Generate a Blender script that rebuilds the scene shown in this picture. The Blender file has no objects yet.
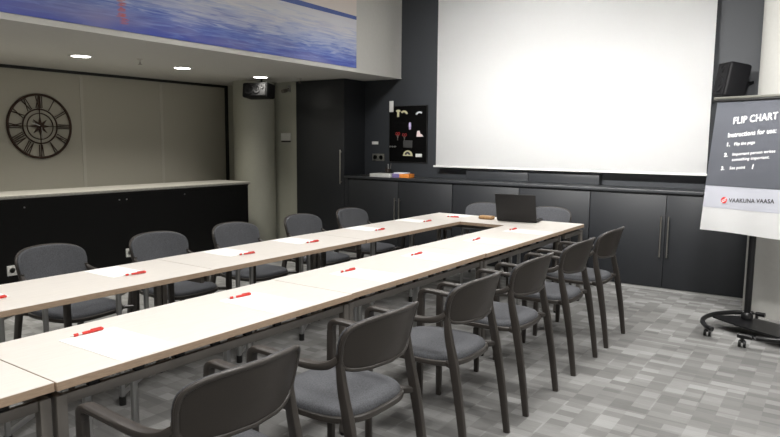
import bpy, bmesh, math, random
from mathutils import Vector, Matrix
random.seed(7)
sc = bpy.context.scene
PI = math.pi

# ------------------------------------------------------------------ camera
cd = bpy.data.cameras.new('camera'); cam = bpy.data.objects.new('camera', cd); sc.collection.objects.link(cam)
yaw, pitch, roll = -0.6089, 0.11748, 0.00822
f_ = Vector((math.sin(yaw)*math.cos(pitch), math.cos(yaw)*math.cos(pitch), -math.sin(pitch)))
r_ = Vector((math.cos(yaw), -math.sin(yaw), 0)); u_ = r_.cross(f_)
r2 = math.cos(roll)*r_ + math.sin(roll)*u_; u2 = -math.sin(roll)*r_ + math.cos(roll)*u_
M = Matrix((( r2.x, u2.x, -f_.x, 3.582), (r2.y, u2.y, -f_.y, -6.076), (r2.z, u2.z, -f_.z, 1.5), (0, 0, 0, 1)))
cam.matrix_world = M
cd.sensor_width = 36; cd.lens = 647.4/780*36; cd.clip_start = 0.05
sc.camera = cam
# ------------------------------------------------------------------ world, lights, exposure
w = bpy.data.worlds.new('world'); sc.world = w; w.use_nodes = True
w.node_tree.nodes['Background'].inputs[0].default_value = (0.9, 0.95, 1, 1)
w.node_tree.nodes['Background'].inputs[1].default_value = 0.02
vs = sc.view_settings
vs.view_transform = 'Standard'; vs.look = 'None'; vs.gamma = 1; vs.use_curve_mapping = False
vs.exposure = 0.0
CEIL_E = 4.0       # strength of the main room's ceiling panels
DOWN_E = 46.0        # watts of each recessed downlight
CEIL_Z = 3.5
PANELS = [(x, y) for y in (-6.6, -4.4, -2.2, -0.35) for x in (0.1, 2.2, 4.3)]
DOWNS = [(-2.93, 0.19), (-2.93, -1.07), (-2.93, -2.32), (-2.93, -3.57), (-2.93, -4.82)]

ADDED_WASH = [(-.1, -2.9, 1.9, 21.5), (.9, -2.9, 1.9, 21.5), (1.9, -2.9, 1.9, 21.5), (3.3, -2.9, 1.2, 21.5)]     # added lamps above the frame, brightening the screen and the flip chart
for x, y, za, en in ADDED_WASH:
    L_ = bpy.data.lights.new('added_wash_lamp', 'AREA'); L_.shape = 'RECTANGLE'; L_.size = .5; L_.size_y = .12; L_.energy = en; L_.color = (1, .985, .96); L_.spread = math.radians(58)
    o = bpy.data.objects.new('added_wash_lamp', L_); sc.collection.objects.link(o); o.location = (x, y, CEIL_Z-.09)
    o.rotation_euler = (Vector((x-.05, 1.2, za))-o.location).to_track_quat('-Z', 'Y').to_euler()

PANEL_W = 22.0      # watts of each ceiling panel
for x, y in PANELS:
    L_ = bpy.data.lights.new('ceiling_light_lamp', 'AREA'); L_.shape = 'SQUARE'; L_.size = .56; L_.energy = PANEL_W*(.75 if y < -5 else 1.05 if y < -3 else 1.0 if y < -1 else .7)*(.85 if x < 1 else 1.0 if x < 3 else 1.5); L_.color = (1, .985, .96); L_.spread = math.radians(125)
    o = bpy.data.objects.new('ceiling_light_lamp', L_); sc.collection.objects.link(o); o.location = (x, y, CEIL_Z-.022)

# ------------------------------------------------------------------ helpers
def link(o): sc.collection.objects.link(o); return o
def tag(o, label=None, cat=None, group=None, kind=None):
    if label: o['label'] = label
    if cat: o['category'] = cat
    if group: o['group'] = group
    if kind: o['kind'] = kind
    return o
def thing(name, label, cat, loc=(0, 0, 0), rz=0, group=None):
    o = link(bpy.data.objects.new(name, None)); o.location = loc; o.rotation_euler = (0, 0, rz); o.empty_display_size = .1
    return tag(o, label, cat, group)
def obj(name, bm, m, parent=None, smooth=True, loc=None, rot=None):
    me = bpy.data.meshes.new(name)
    bmesh.ops.recalc_face_normals(bm, faces=bm.faces)
    bm.to_mesh(me); bm.free()
    me.materials.append(m)
    if smooth:
        me.polygons.foreach_set('use_smooth', [True]*len(me.polygons))
        try: me.set_sharp_from_angle(angle=math.radians(38))
        except Exception: pass
    o = link(bpy.data.objects.new(name, me)); o.parent = parent
    if loc: o.location = loc
    if rot: o.rotation_euler = rot
    return o
def copy_tree(o, parent=None):
    c = o.copy(); sc.collection.objects.link(c); c.parent = parent
    for ch in list(o.children): copy_tree(ch, c)
    return c
def struct(name, bm, m, smooth=True):
    o = obj(name, bm, m, None, smooth); o['kind'] = 'structure'; return o
def B(): return bmesh.new()
def box(bm, lo, hi, bev=0, seg=2, mat=None):
    lo, hi = Vector(lo), Vector(hi); c = (lo+hi)/2; s = hi-lo
    t = bmesh.new()
    bmesh.ops.create_cube(t, size=1, matrix=Matrix.Diagonal((s.x, s.y, s.z, 1)))
    if bev: bmesh.ops.bevel(t, geom=list(t.edges), offset=min(bev, min(s)*.49), segments=seg, affect='EDGES', profile=.5)
    merge(bm, t, (mat or Matrix.Identity(4)) @ Matrix.Translation(c))
    return bm
def merge(bm, t, M=None):
    if M is not None: bmesh.ops.transform(t, matrix=M, verts=t.verts)
    me = bpy.data.meshes.new('tmp'); t.to_mesh(me); t.free(); bm.from_mesh(me); bpy.data.meshes.remove(me)
def lathe(bm, prof, n=24, M=None):
    t = bmesh.new(); rings = []
    for r, z in prof:
        rings.append([t.verts.new((r*math.cos(2*PI*i/n), r*math.sin(2*PI*i/n), z)) for i in range(n)] if r > 1e-6 else [t.verts.new((0, 0, z))])
    for a, b in zip(rings, rings[1:]):
        for i in range(n):
            j = (i+1) % n
            if len(a) == 1 and len(b) == 1: continue
            if len(a) == 1: t.faces.new((a[0], b[i], b[j]))
            elif len(b) == 1: t.faces.new((a[i], a[j], b[0]))
            else: t.faces.new((a[i], a[j], b[j], b[i]))
    merge(bm, t, M); return bm
def cyl(bm, p0, p1, r, n=16, r1=None):
    p0, p1 = Vector(p0), Vector(p1); d = p1-p0; L = d.length
    q = d.to_track_quat('Z', 'Y').to_matrix().to_4x4(); r1 = r if r1 is None else r1
    return lathe(bm, [(0, 0), (r, 0), (r1, L), (0, L)], n, Matrix.Translation(p0) @ q)
def spline(pts, n=6):
    pts = [Vector(p) for p in pts]; out = []
    for i in range(len(pts)-1):
        p0 = pts[max(i-1, 0)]; p1 = pts[i]; p2 = pts[i+1]; p3 = pts[min(i+2, len(pts)-1)]
        for k in range(n):
            t = k/n
            out.append(.5*((2*p1)+(p2-p0)*t+(2*p0-5*p1+4*p2-p3)*t*t+(3*p1-p0-3*p2+p3)*t**3))
    out.append(pts[-1]); return out
def sweep(bm, path, rad, n=12, e=2.0, up=(1, 0, 0), closed=False, cap=True):
    """path: points; rad: list or pair (a along 'up' side, b across); superellipse section"""
    path = [Vector(p) for p in path]; N = len(path)
    if not isinstance(rad, list): rad = [rad]*N
    elif len(rad) != N:
        K = len(rad); rr = []
        for i in range(N):
            t = i/(N-1)*(K-1); k = min(int(t), K-2); f = t-k
            rr.append(tuple(rad[k][j]*(1-f)+rad[k+1][j]*f for j in (0, 1)))
        rad = rr
    rings = []
    for i, p in enumerate(path):
        if closed: d = path[(i+1) % N]-path[i-1]
        else: d = path[min(i+1, N-1)]-path[max(i-1, 0)]
        d.normalize(); a = Vector(up); a = a-d*a.dot(d)
        if a.length < 1e-3: a = d.orthogonal()
        a.normalize(); b = d.cross(a); ring = []
        for k in range(n):
            th = 2*PI*(k+.5)/n; c, s = math.cos(th), math.sin(th)
            x = math.copysign(abs(c)**(2/e), c); y = math.copysign(abs(s)**(2/e), s)
            ring.append(bm.verts.new(p+a*x*rad[i][0]+b*y*rad[i][1]))
        rings.append(ring)
    M_ = N if closed else N-1
    for i in range(M_):
        A, C = rings[i], rings[(i+1) % N]
        for k in range(n):
            j = (k+1) % n; bm.faces.new((A[k], A[j], C[j], C[k]))
    if cap and not closed:
        bm.faces.new(list(reversed(rings[0]))); bm.faces.new(rings[-1])
    return bm
def prism(bm, pts, z0, z1, M=None):
    t = bmesh.new(); a = [t.verts.new((x, y, z0)) for x, y in pts]; b = [t.verts.new((x, y, z1)) for x, y in pts]
    t.faces.new(a); t.faces.new(list(reversed(b))); n = len(pts)
    for i in range(n): j = (i+1) % n; t.faces.new((a[i], a[j], b[j], b[i]))
    merge(bm, t, M); return bm
def superell(hx, hy, e, n=40, cx=0, cy=0):
    out = []
    for k in range(n):
        th = 2*PI*k/n; c, s = math.cos(th), math.sin(th)
        out.append((cx+hx*math.copysign(abs(c)**(2/e), c), cy+hy*math.copysign(abs(s)**(2/e), s)))
    return out

# ------------------------------------------------------------------ materials
MATS = {}
def mat(name, col, rough=.5, metal=0, noise=0, nscale=200, bump=0, spec=None, emit=None, es=0, col2=None, stretch=None):
    if name in MATS: return MATS[name]
    m = bpy.data.materials.new(name); m.use_nodes = True; nt = m.node_tree; b = nt.nodes['Principled BSDF']
    b.inputs['Base Color'].default_value = (*col, 1); b.inputs['Roughness'].default_value = rough; b.inputs['Metallic'].default_value = metal
    if spec is not None: b.inputs['Specular IOR Level'].default_value = spec
    if emit: b.inputs['Emission Color'].default_value = (*emit, 1); b.inputs['Emission Strength'].default_value = es
    if noise or bump:
        tc = nt.nodes.new('ShaderNodeTexCoord'); mp = nt.nodes.new('ShaderNodeMapping')
        if stretch: mp.inputs['Scale'].default_value = stretch
        nt.links.new(tc.outputs['Object'], mp.inputs[0])
        n = nt.nodes.new('ShaderNodeTexNoise'); n.inputs['Scale'].default_value = nscale; n.inputs['Detail'].default_value = 3
        nt.links.new(mp.outputs[0], n.inputs['Vector'])
        if noise:
            r = nt.nodes.new('ShaderNodeValToRGB'); c2 = col2 or tuple(c*(1+noise) for c in col)
            r.color_ramp.elements[0].position = .3; r.color_ramp.elements[1].position = .7
            r.color_ramp.elements[0].color = (*[c*(1-noise) for c in col], 1); r.color_ramp.elements[1].color = (*c2, 1)
            nt.links.new(n.outputs[0], r.inputs[0]); nt.links.new(r.outputs[0], b.inputs['Base Color'])
        if bump:
            bp = nt.nodes.new('ShaderNodeBump'); bp.inputs['Strength'].default_value = bump; bp.inputs['Distance'].default_value = .002
            nt.links.new(n.outputs[0], bp.inputs['Height']); nt.links.new(bp.outputs[0], b.inputs['Normal'])
    MATS[name] = m; return m
plaster = mat('plaster', (.62, .62, .58), .8, noise=.03, nscale=60)
ceilwhite = mat('ceiling_white', (.72, .72, .69), .85, noise=.02, nscale=40)
soffit_paint = mat('soffit_paint', (.62, .61, .58), .75, noise=.02, nscale=30)
alcove_paint = mat('alcove_paint', (.38, .38, .325), .45, noise=.02, nscale=30)
panel_cloth = mat('panel_cloth', (.47, .45, .385), .8, noise=.06, nscale=300, bump=.1)
panel_strip = mat('panel_strip', (.52, .50, .44), .6)
dark_wall = mat('dark_wall', (.022, .025, .030), .6, noise=.15, nscale=300, bump=.15)
dark_lam = mat('dark_laminate', (.015, .0165, .0195), .5, noise=.12, nscale=250, bump=.08)
worktop_m = mat('worktop_dark', (.032, .034, .038), .35, noise=.1, nscale=200)
black_lam = mat('black_laminate', (.004, .004, .004), .5, spec=.2)
black_trim = mat('black_trim', (.010, .010, .010), .5)
stone = mat('counter_stone', (.34, .33, .30), .35, noise=.18, nscale=60)
plinth = mat('plinth_metal', (.55, .55, .54), .4, metal=.5)
wood_top = mat('maple_laminate', (.69, .65, .605), .42, noise=.035, nscale=9, stretch=(1.2, 14, 1))
wood_edge = mat('maple_edge', (.43, .315, .225), .5, noise=.12, nscale=30, stretch=(1, 1, 8))
steel = mat('table_steel', (.20, .185, .17), .42, metal=.55)
steel_l = mat('table_steel_light', (.42, .42, .42), .3, metal=.8)
plastic = mat('chair_plastic', (.042, .036, .032), .36, noise=.06, nscale=400, bump=.04)
blackp = mat('black_plastic', (.010, .010, .010), .4)
fabric = mat('grey_fabric', (.074, .076, .084), .95, noise=.32, nscale=170, bump=.6)
shellp = mat('shell_plastic', (.028, .022, .018), .42, noise=.08, nscale=400, bump=.05)
paper = mat('paper', (.88, .88, .87), .7)
redp = mat('pen_red', (.62, .03, .02), .3)
whitep = mat('white_plastic', (.68, .68, .66), .35)
chrome = mat('brushed_chrome', (.55, .53, .50), .28, metal=1)
screen_m = mat('screen_cloth', (.80, .80, .795), .85)
blackmet = mat('black_metal', (.008, .008, .009), .3, metal=.2)
laptop_m = mat('laptop_grey', (.016, .015, .015), .5, spec=.3)
tan = mat('tan_leather', (.36, .21, .09), .5, noise=.2, nscale=80)
rust = mat('clock_metal', (.045, .022, .014), .55, metal=.3, noise=.3, nscale=60)
sprk = mat('speaker_black', (.006, .006, .007), .6, spec=.25)
grille_m = mat('speaker_grille', (.009, .009, .010), .8, noise=.5, nscale=500, bump=.5, spec=.2)
cream = mat('cream', (.55, .52, .33), .6)
orange = mat('orange_card', (.75, .25, .04), .5)
purple = mat('purple_card', (.20, .16, .36), .5)
columnp = mat('column_paint', (.37, .365, .345), .6, noise=.02, nscale=30)
felt = mat('black_felt', (.0015, .0015, .0015), .95, spec=.1)
lamp_glow = mat('lamp_glow', (1, 1, 1), .5, emit=(1, .97, .90), es=CEIL_E)
down_glow = mat('downlight_glow', (1, 1, 1), .5, emit=(1, .97, .88), es=14)
sheet_grey = mat('print_grey', (.175, .185, .215), .6)
sheet_lav = mat('print_pale', (.74, .75, .81), .6)
sheet_white = mat('sheet_white', (.9, .9, .9), .6)
logo_red = mat('logo_red', (.65, .03, .03), .5)
ink = mat('ink_dark', (.03, .03, .035), .6)
inkw = mat('ink_white', (.92, .92, .93), .6)

def carpet():
    m = bpy.data.materials.new('carpet'); m.use_nodes = True; nt = m.node_tree; b = nt.nodes['Principled BSDF']
    N = nt.nodes.new; L = nt.links.new
    g = N('ShaderNodeNewGeometry')
    def cells(w_, h_, off):
        a = N('ShaderNodeVectorMath'); a.operation = 'ADD'; a.inputs[1].default_value = (off, off*.7, .5); L(g.outputs['Position'], a.inputs[0])
        s = N('ShaderNodeVectorMath'); s.operation = 'SNAP'; s.inputs[1].default_value = (w_, h_, 10); L(a.outputs[0], s.inputs[0])
        wn = N('ShaderNodeTexWhiteNoise'); wn.noise_dimensions = '2D'; L(s.outputs[0], wn.inputs['Vector']); return wn
    a = cells(.105, .072, 20.0); c = cells(.21, .144, 31.035); d = cells(.5, .5, 40)
    mx = N('ShaderNodeMix'); mx.data_type = 'FLOAT'; mx.inputs[0].default_value = .42
    L(a.outputs['Value'], mx.inputs[2]); L(c.outputs['Value'], mx.inputs[3])
    # fine woven ribs, fibre noise
    n = N('ShaderNodeTexNoise'); n.inputs['Scale'].default_value = 260; n.inputs['Detail'].default_value = 2; L(g.outputs['Position'], n.inputs['Vector'])
    mp = N('ShaderNodeMapping'); mp.inputs['Scale'].default_value = (14, 130, 1); L(g.outputs['Position'], mp.inputs[0])
    n2 = N('ShaderNodeTexNoise'); n2.inputs['Scale'].default_value = 1; L(mp.outputs[0], n2.inputs['Vector'])
    m1 = N('ShaderNodeMath'); m1.operation = 'MULTIPLY_ADD'; m1.inputs[1].default_value = .18; L(n.outputs[0], m1.inputs[0]); L(mx.outputs[0], m1.inputs[2])
    m2 = N('ShaderNodeMath'); m2.operation = 'MULTIPLY_ADD'; m2.inputs[1].default_value = .30; L(n2.outputs[0], m2.inputs[0]); L(m1.outputs[0], m2.inputs[2])
    r = N('ShaderNodeValToRGB'); e = r.color_ramp.elements
    e[0].position = .30; e[0].color = (.15, .148, .145, 1); e[1].position = 1.0; e[1].color = (.31, .31, .305, 1)
    e.new(.68).color = (.21, .208, .203, 1)
    sc_ = N('ShaderNodeMath'); sc_.operation = 'MULTIPLY'; sc_.inputs[1].default_value = .85; L(m2.outputs[0], sc_.inputs[0])
    L(sc_.outputs[0], r.inputs[0]); L(r.outputs[0], b.inputs['Base Color']); b.inputs['Roughness'].default_value = .95
    b.inputs['Specular IOR Level'].default_value = .15
    bp = N('ShaderNodeBump'); bp.inputs['Strength'].default_value = .4; bp.inputs['Distance'].default_value = .003; L(m2.outputs[0], bp.inputs['Height']); L(bp.outputs[0], b.inputs['Normal'])
    return m
def mural_mat():
    # object coords: x along the wall 0..L, z height 0..H
    m = bpy.data.materials.new('mural_print'); m.use_nodes = True; nt = m.node_tree; b = nt.nodes['Principled BSDF']
    N = nt.nodes.new; L = nt.links.new
    tc = N('ShaderNodeTexCoord'); sp = N('ShaderNodeSeparateXYZ'); L(tc.outputs['Object'], sp.inputs[0])
    mp = N('ShaderNodeMapping'); mp.inputs['Scale'].default_value = (1, 1.3, 17); mp.inputs['Rotation'].default_value = (0.05, 0, 0); L(tc.outputs['Object'], mp.inputs[0])
    n = N('ShaderNodeTexNoise'); n.inputs['Scale'].default_value = 2.2; n.inputs['Detail'].default_value = 6; n.inputs['Roughness'].default_value = .6; n.inputs['Distortion'].default_value = .6; L(mp.outputs[0], n.inputs['Vector'])
    # water blue by height + noise, paler to the right (y larger)
    def math_(op, a, b_=None, c_=None):
        k = N('ShaderNodeMath'); k.operation = op
        for i, v in enumerate((a, b_, c_)):
            if v is None: continue
            if isinstance(v, (int, float)): k.inputs[i].default_value = v
            else: L(v, k.inputs[i])
        return k.outputs[0]
    y = sp.outputs[1]; z = sp.outputs[2]
    t = math_('MULTIPLY_ADD', z, 2.1, math_('MULTIPLY_ADD', n.outputs[0], 1.5, -.86))
    t = math_('ADD', t, math_('MULTIPLY_ADD', y, .05, 0.16))
    r = N('ShaderNodeValToRGB'); e = r.color_ramp.elements
    e[0].position = 0; e[0].color = (.065, .095, .44, 1); e[1].position = 1; e[1].color = (.74, .74, .80, 1)
    e.new(.30).color = (.16, .23, .60, 1); e.new(.58).color = (.46, .52, .74, 1)
    L(t, r.inputs[0])
    # pink reflection streaks
    n3 = N('ShaderNodeTexNoise'); n3.inputs['Scale'].default_value = 1.1; mp3 = N('ShaderNodeMapping'); mp3.inputs['Scale'].default_value = (1, 1, 5); L(tc.outputs['Object'], mp3.inputs[0]); L(mp3.outputs[0], n3.inputs['Vector'])
    mxp = N('ShaderNodeMix'); mxp.data_type = 'RGBA'; L(math_('MULTIPLY', math_('SUBTRACT', n3.outputs[0], .45), 1.2), mxp.inputs[0]); L(r.outputs[0], mxp.inputs[6]); mxp.inputs[7].default_value = (.55, .50, .60, 1); mxp.clamp_factor = True
    # red beacon reflection at y=-2.81
    wob = math_('ABSOLUTE', math_('ADD', math_('ADD', y, 2.81), math_('MULTIPLY', math_('SUBTRACT', n.outputs[0], .5), .22)))
    band = math_('MULTIPLY', math_('LESS_THAN', wob, .034), math_('GREATER_THAN', math_('FRACT', math_('MULTIPLY_ADD', n.outputs[0], 3.0, math_('MULTIPLY', z, 24.0))), .30)); hz = math_('GREATER_THAN', z, .055); red = math_('MULTIPLY', band, hz)
    n4 = N('ShaderNodeTexNoise'); n4.inputs['Scale'].default_value = 22; L(tc.outputs['Object'], n4.inputs['Vector'])
    mr = N('ShaderNodeMix'); mr.data_type = 'RGBA'; L(math_('MULTIPLY', red, math_('MULTIPLY_ADD', n4.outputs[0], 1.1, .1)), mr.inputs[0]); L(mxp.outputs[2], mr.inputs[6]); mr.inputs[7].default_value = (.62, .12, .07, 1); mr.clamp_factor = True
    # far shore band and sky
    shore = math_('GREATER_THAN', z, .575); ms = N('ShaderNodeMix'); ms.data_type = 'RGBA'; L(shore, ms.inputs[0]); L(mr.outputs[2], ms.inputs[6]); ms.inputs[7].default_value = (.085, .13, .38, 1)
    sky = math_('GREATER_THAN', z, math_('MULTIPLY_ADD', y, -.012, .622)); mk = N('ShaderNodeMix'); mk.data_type = 'RGBA'; L(sky, mk.inputs[0]); L(ms.outputs[2], mk.inputs[6]); mk.inputs[7].default_value = (.78, .70, .66, 1)
    L(mk.outputs[2], b.inputs['Base Color']); b.inputs['Roughness'].default_value = .5
    return m

# ------------------------------------------------------------------ room shell
XL, XR, YN, YB, SZ = -4.45, 6.0, -8.6, 1.35, 2.354
SX = -1.43
fl = B(); box(fl, (XL-.1, YN-.1, -.1), (XR+.1, YB+.1, 0)); struct('floor', fl, carpet(), False)
c = B(); box(c, (SX, YN-.1, CEIL_Z), (XR+.1, YB+.1, CEIL_Z+.1)); struct('ceiling', c, ceilwhite, False)
s = B(); box(s, (XL, YN, SZ), (SX, YB, CEIL_Z+.1)); struct('ceiling_soffit', s, soffit_paint, False)
b = B(); box(b, (XL-.1, YB, 0), (XR+.1, YB+.1, CEIL_Z+.1)); struct('wall_back', b, dark_wall, False)
b = B(); box(b, (XR, YN-.1, 0), (XR+.1, YB, CEIL_Z)); struct('wall_right', b, plaster, False)
b = B(); box(b, (XL-.1, YN-.1, 0), (XR, YN, CEIL_Z)); struct('wall_front', b, plaster, False)
b = B(); box(b, (XL-.1, YN, 0), (XL, YB, CEIL_Z)); struct('wall_left', b, panel_cloth, False)
b = B()
yy = -1.46
while yy > YN: box(b, (XL-.02, yy-.022, 0), (XL+.006, yy+.022, SZ-.06)); yy -= 1.18
box(b, (XL-.02, -.302, 0), (XL+.006, -.258, SZ-.06)); struct('trim_1', b, panel_strip, False)
b = B(); box(b, (XL-.02, YN+.01, SZ-.035), (XL+.03, .9, SZ)); struct('trim_2', b, black_trim, False)
b = B(); box(b, (XL-.02, .88, 0), (XL+.035, .92, SZ-.001)); struct('trim_3', b, black_trim, False)
b = B(); box(b, (XL, .92, 0), (-2.935, YB+.01, SZ+.01)); struct('wall_alcove', b, alcove_paint, False)
b = B(); box(b, (-2.99, .905, 0), (-2.945, .935, SZ)); struct('trim_4', b, alcove_paint, False)
b = B(); lathe(b, [(0, 0), (.30, 0), (.30, SZ), (0, SZ)], 48, Matrix.Translation((-3.58, .68, 0))); struct('column_alcove', b, alcove_paint)
b = B(); lathe(b, [(0, 0), (.345, 0), (.345, CEIL_Z), (0, CEIL_Z)], 64, Matrix.Translation((3.255, .62, 0))); struct('column_main', b, columnp)
# narrow mount strip along the soffit edge below the mural
b = B(); box(b, (SX-.01, YN+.01, SZ-.002), (SX+.006, YB-.001, SZ+.012)); struct('trim_5', b, soffit_paint, False)

mu = B(); box(mu, (0, -8.3, 0), (.008, .351, CEIL_Z-2.41-.03))
m_ = obj('wall_mural', mu, mural_mat(), None, False, loc=(SX, 0, 2.402)); tag(m_, 'long printed sea view with blue ripples, red reflection and pale sky above the alcove', 'wall picture')

# ------------------------------------------------------------------ lamps
def make_panel():
    t = thing('ceiling_light', 'square recessed ceiling light panel over the meeting tables', 'ceiling light', (0, 0, 0), 0, 'square ceiling panels of the main room')
    f = B()
    for a in ((-.32, -.32, .32, -.29), (-.32, .29, .32, .32), (-.32, -.29, -.29, .29), (.29, -.29, .32, .29)): box(f, (a[0], a[1], -.02), (a[2], a[3], 0), .003)
    obj('frame', f, whitep, t); d = B(); box(d, (-.29, -.29, -.012), (.29, .29, -.004)); obj('diffuser', d, lamp_glow, t, False)
    return t
p0 = make_panel()
for i, (x, y) in enumerate(PANELS):
    o = p0 if i == 0 else copy_tree(p0); o.location = (x, y, CEIL_Z)
for x, y, za, en in ADDED_WASH:  # fixtures for the added screen and flip chart lamps, out of view
    t = thing('added_washer', 'added unseen washer lamp brightening the screen wall', 'ceiling light', (x, y, CEIL_Z), 0, 'added washer lamps in front of the screen')
    q = B(); box(q, (-.28, -.10, -.02), (.28, .10, 0), .004); obj('housing', q, whitep, t)
    q = B(); box(q, (-.28, -.10, -.11), (.28, -.085, -.02), .003); obj('shade', q, whitep, t)
def make_down():
    t = thing('downlight', 'round downlight', 'downlight', group=None)
    r = B(); lathe(r, [(.092, 0), (.092, -.006), (.118, -.007), (.122, 0)], 32); obj('bezel', r, whitep, t)
    d = B(); lathe(d, [(0, -.006), (.092, -.006), (.092, -.001), (0, -.001)], 32); obj('diffuser', d, down_glow, t)
    return t
d0 = make_down()
dl = ['glowing round downlight in the low ceiling just in front of the black hanging speaker',
      'glowing round downlight in the low ceiling, middle one of the three in view',
      'glowing round downlight in the low ceiling above the big wall clock, leftmost in view',
      'round downlight of the low ceiling further towards the room entrance', 'round downlight of the low ceiling at its near end']
for i, (x, y) in enumerate(DOWNS):
    o = d0 if i == 0 else copy_tree(d0); o.location = (x, y, SZ); o['label'] = dl[i]
    o['group'] = 'downlights in the low ceiling'
    L_ = bpy.data.lights.new('downlight_lamp', 'SPOT'); L_.energy = DOWN_E; L_.spot_size = math.radians(128); L_.spot_blend = .8; L_.shadow_soft_size = .08; L_.color = (1, .96, .86)
    lo = link(bpy.data.objects.new('downlight_lamp', L_)); lo.parent = o; lo.location = (0, 0, -.03)

# ------------------------------------------------------------------ cabinets along the back wall
CF = .881
def handle(x, z0, z1, parent):
    h = B(); cyl(h, (x, CF-.035, z0), (x, CF-.035, z1), .0085, 12)
    for z in (z0+.03, z1-.03): cyl(h, (x, CF-.035, z), (x, CF+.001, z), .005, 8)
    obj('handle', h, chrome, parent)
def low_cab(x0, x1, label, mid):
    t = thing('base_cabinet', label, 'cabinet', ((x0+x1)/2, 1.1, 0), 0, 'dark low cabinets under the screen')
    t2 = -Vector(t.location)
    def P(name, bm, m, par=t, sm=True):
        bmesh.ops.translate(bm, verts=bm.verts, vec=t2 if par is t else t2); return obj(name, bm, m, par, sm)
    bd = B(); box(bd, (x0, CF+.02, .03), (x1, YB-.002, 1.005)); P('body', bd, dark_lam, t, False)
    pl = B(); box(pl, (x0, CF+.012, 0), (x1, CF+.03, .03)); P('plinth', pl, plinth, t, False)
    for a, bb, hx in ((x0, mid, mid-.035), (mid, x1, mid+.035)):
        d = B(); box(d, (a+.003, CF, .034), (bb-.003, CF+.0195, .985), .0015); dd = P('door', d, dark_lam, t)
        h = B(); cyl(h, (hx, CF-.035, .355), (hx, CF-.035, .775), .0085, 12)
        for z in (.385, .745): cyl(h, (hx, CF-.035, z), (hx, CF+.001, z), .005, 8)
        bmesh.ops.translate(h, verts=h.verts, vec=t2); obj('handle', h, chrome, dd)
    return t
low_cab(-1.975, -.34, 'dark grey double door low cabinet beside the tall cabinet, under the black pinboard', -1.144)
low_cab(-.336, 1.364, 'dark grey double door low cabinet in the middle, behind the open laptop', .539)
low_cab(1.368, 2.905, 'dark grey double door low cabinet at the right end beside the flip chart', 2.142)
wt = B(); box(wt, (-2.04, CF-.012, 1.006), (2.905, YB-.002, 1.037), .004)
tag(obj('worktop', wt, worktop_m), 'long dark worktop running along the tops of the low cabinets', 'worktop')
t = thing('tall_cabinet', 'tall dark grey cabinet reaching the low ceiling beside the beige wall', 'cabinet', (-2.485, 1.1, 0))
def rel(bm, t): bmesh.ops.translate(bm, verts=bm.verts, vec=-Vector(t.location)); return bm
bd = B(); box(bd, (-2.932, CF+.02, .03), (-2.045, YB-.002, SZ-.003)); obj('body', rel(bd, t), dark_lam, t, False)
pl = B(); box(pl, (-2.93, CF+.012, 0), (-2.045, CF+.03, .03)); obj('plinth', rel(pl, t), plinth, t, False)
d = B(); box(d, (-2.93, CF, .034), (-2.048, CF+.0195, SZ-.006), .0015); dd = obj('door', rel(d, t), dark_lam, t)
h = B(); cyl(h, (-2.09, CF-.035, .92), (-2.09, CF-.035, 1.39), .0085, 12)
for z in (.95, 1.36): cyl(h, (-2.09, CF-.035, z), (-2.09, CF+.001, z), .005, 8)
obj('handle', rel(h, t), chrome, dd)
f = B(); box(f, (-2.0425, CF+.002, 0), (-1.978, CF+.02, 1.0)); tag(obj('filler_panel', f, dark_lam, None, False), 'narrow dark filler strip between the tall cabinet and first low cabinet', 'panel')
# low cable channels standing on the worktop below the screen
t = thing('cable_channel', 'long low dark wall channel on the worktop under the projection screen', 'cable channel', (.495, 1.3, 1.038))
for k, (a, bb) in enumerate(((-.35, .488), (.492, 1.34))):
    q = B(); box(q, (a, 1.25, 1.038), (bb, YB-.001, 1.16), .004); obj('cover', rel(q, t), worktop_m, t)

# ------------------------------------------------------------------ bar counter on the left
t = thing('bar_counter', 'long black bar counter with pale stone top below the wall clock', 'counter', (-3.3, -3.5, 0))
q = B(); box(q, (-3.5, -8.2, .0), (-2.97, -.03, .90), .002); obj('body', rel(q, t), black_lam, t, False)
q = B(); prism(q, [(-3.50, .90), (-2.97, .90), (-2.955, .925), (-3.50, .925)], 0, 8.17, Matrix(((1, 0, 0, 0), (0, 0, -1, -.03), (0, 1, 0, 0), (0, 0, 0, 1)))); obj('top_moulding', rel(q, t), black_lam, t, False)
q = B(); box(q, (-3.56, -8.2, .925), (-2.945, -.005, .957), .004); obj('countertop', rel(q, t), stone, t)
for y, z in ((-2.95, .835), (-1.93, .84), (-1.84, .84), (-1.06, .85)):
    q = B(); cyl(q, (-2.975, y, z), (-2.962, y, z), .008, 12); obj('metal_dot', rel(q, t), chrome, t)  # small chrome discs on the counter front
def outlet(loc, rz, label, w_=.16, h_=.085, m=whitep, group=None, n=2, cat='wall socket', nm='wall_socket'):
    t = thing(nm, label, cat, loc, rz, group)
    p = B(); box(p, (-w_/2, -.012, -h_/2), (w_/2, 0, h_/2), .004); obj('plate', p, m, t)
    for k in range(n):
        x = (k-(n-1)/2)*w_/n
        s_ = B(); lathe(s_, [(0, .0), (.026, .0), (.028, .004), (.031, .004), (.031, 0)], 24, Matrix.Translation((x, -.012, 0)) @ Matrix.Rotation(PI/2, 4, 'X'))
        so = obj('socket', s_, whitep if m is whitep else blackp, t)
    return t
outlet((-2.97, -3.10, .23), PI/2, 'white wall socket low on the black counter, nearest the left picture edge', .095, .10, n=1, group='sockets on the counter front')
outlet((-2.97, -1.83, .235), PI/2, 'white wall socket low on the black counter, half hidden by the second chair', .095, .10, n=1, group='sockets on the counter front')
outlet((-1.80, YB, 1.285), 0, 'grey metal double socket plate on the dark wall above the worktop', .21, .10, mat('plate_grey', (.16, .16, .14), .4, metal=.4))
t = thing('light_switch', 'white double light switch on the beige wall beside the tall cabinet', 'light switch', (-3.17, .92, 1.565))
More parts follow.
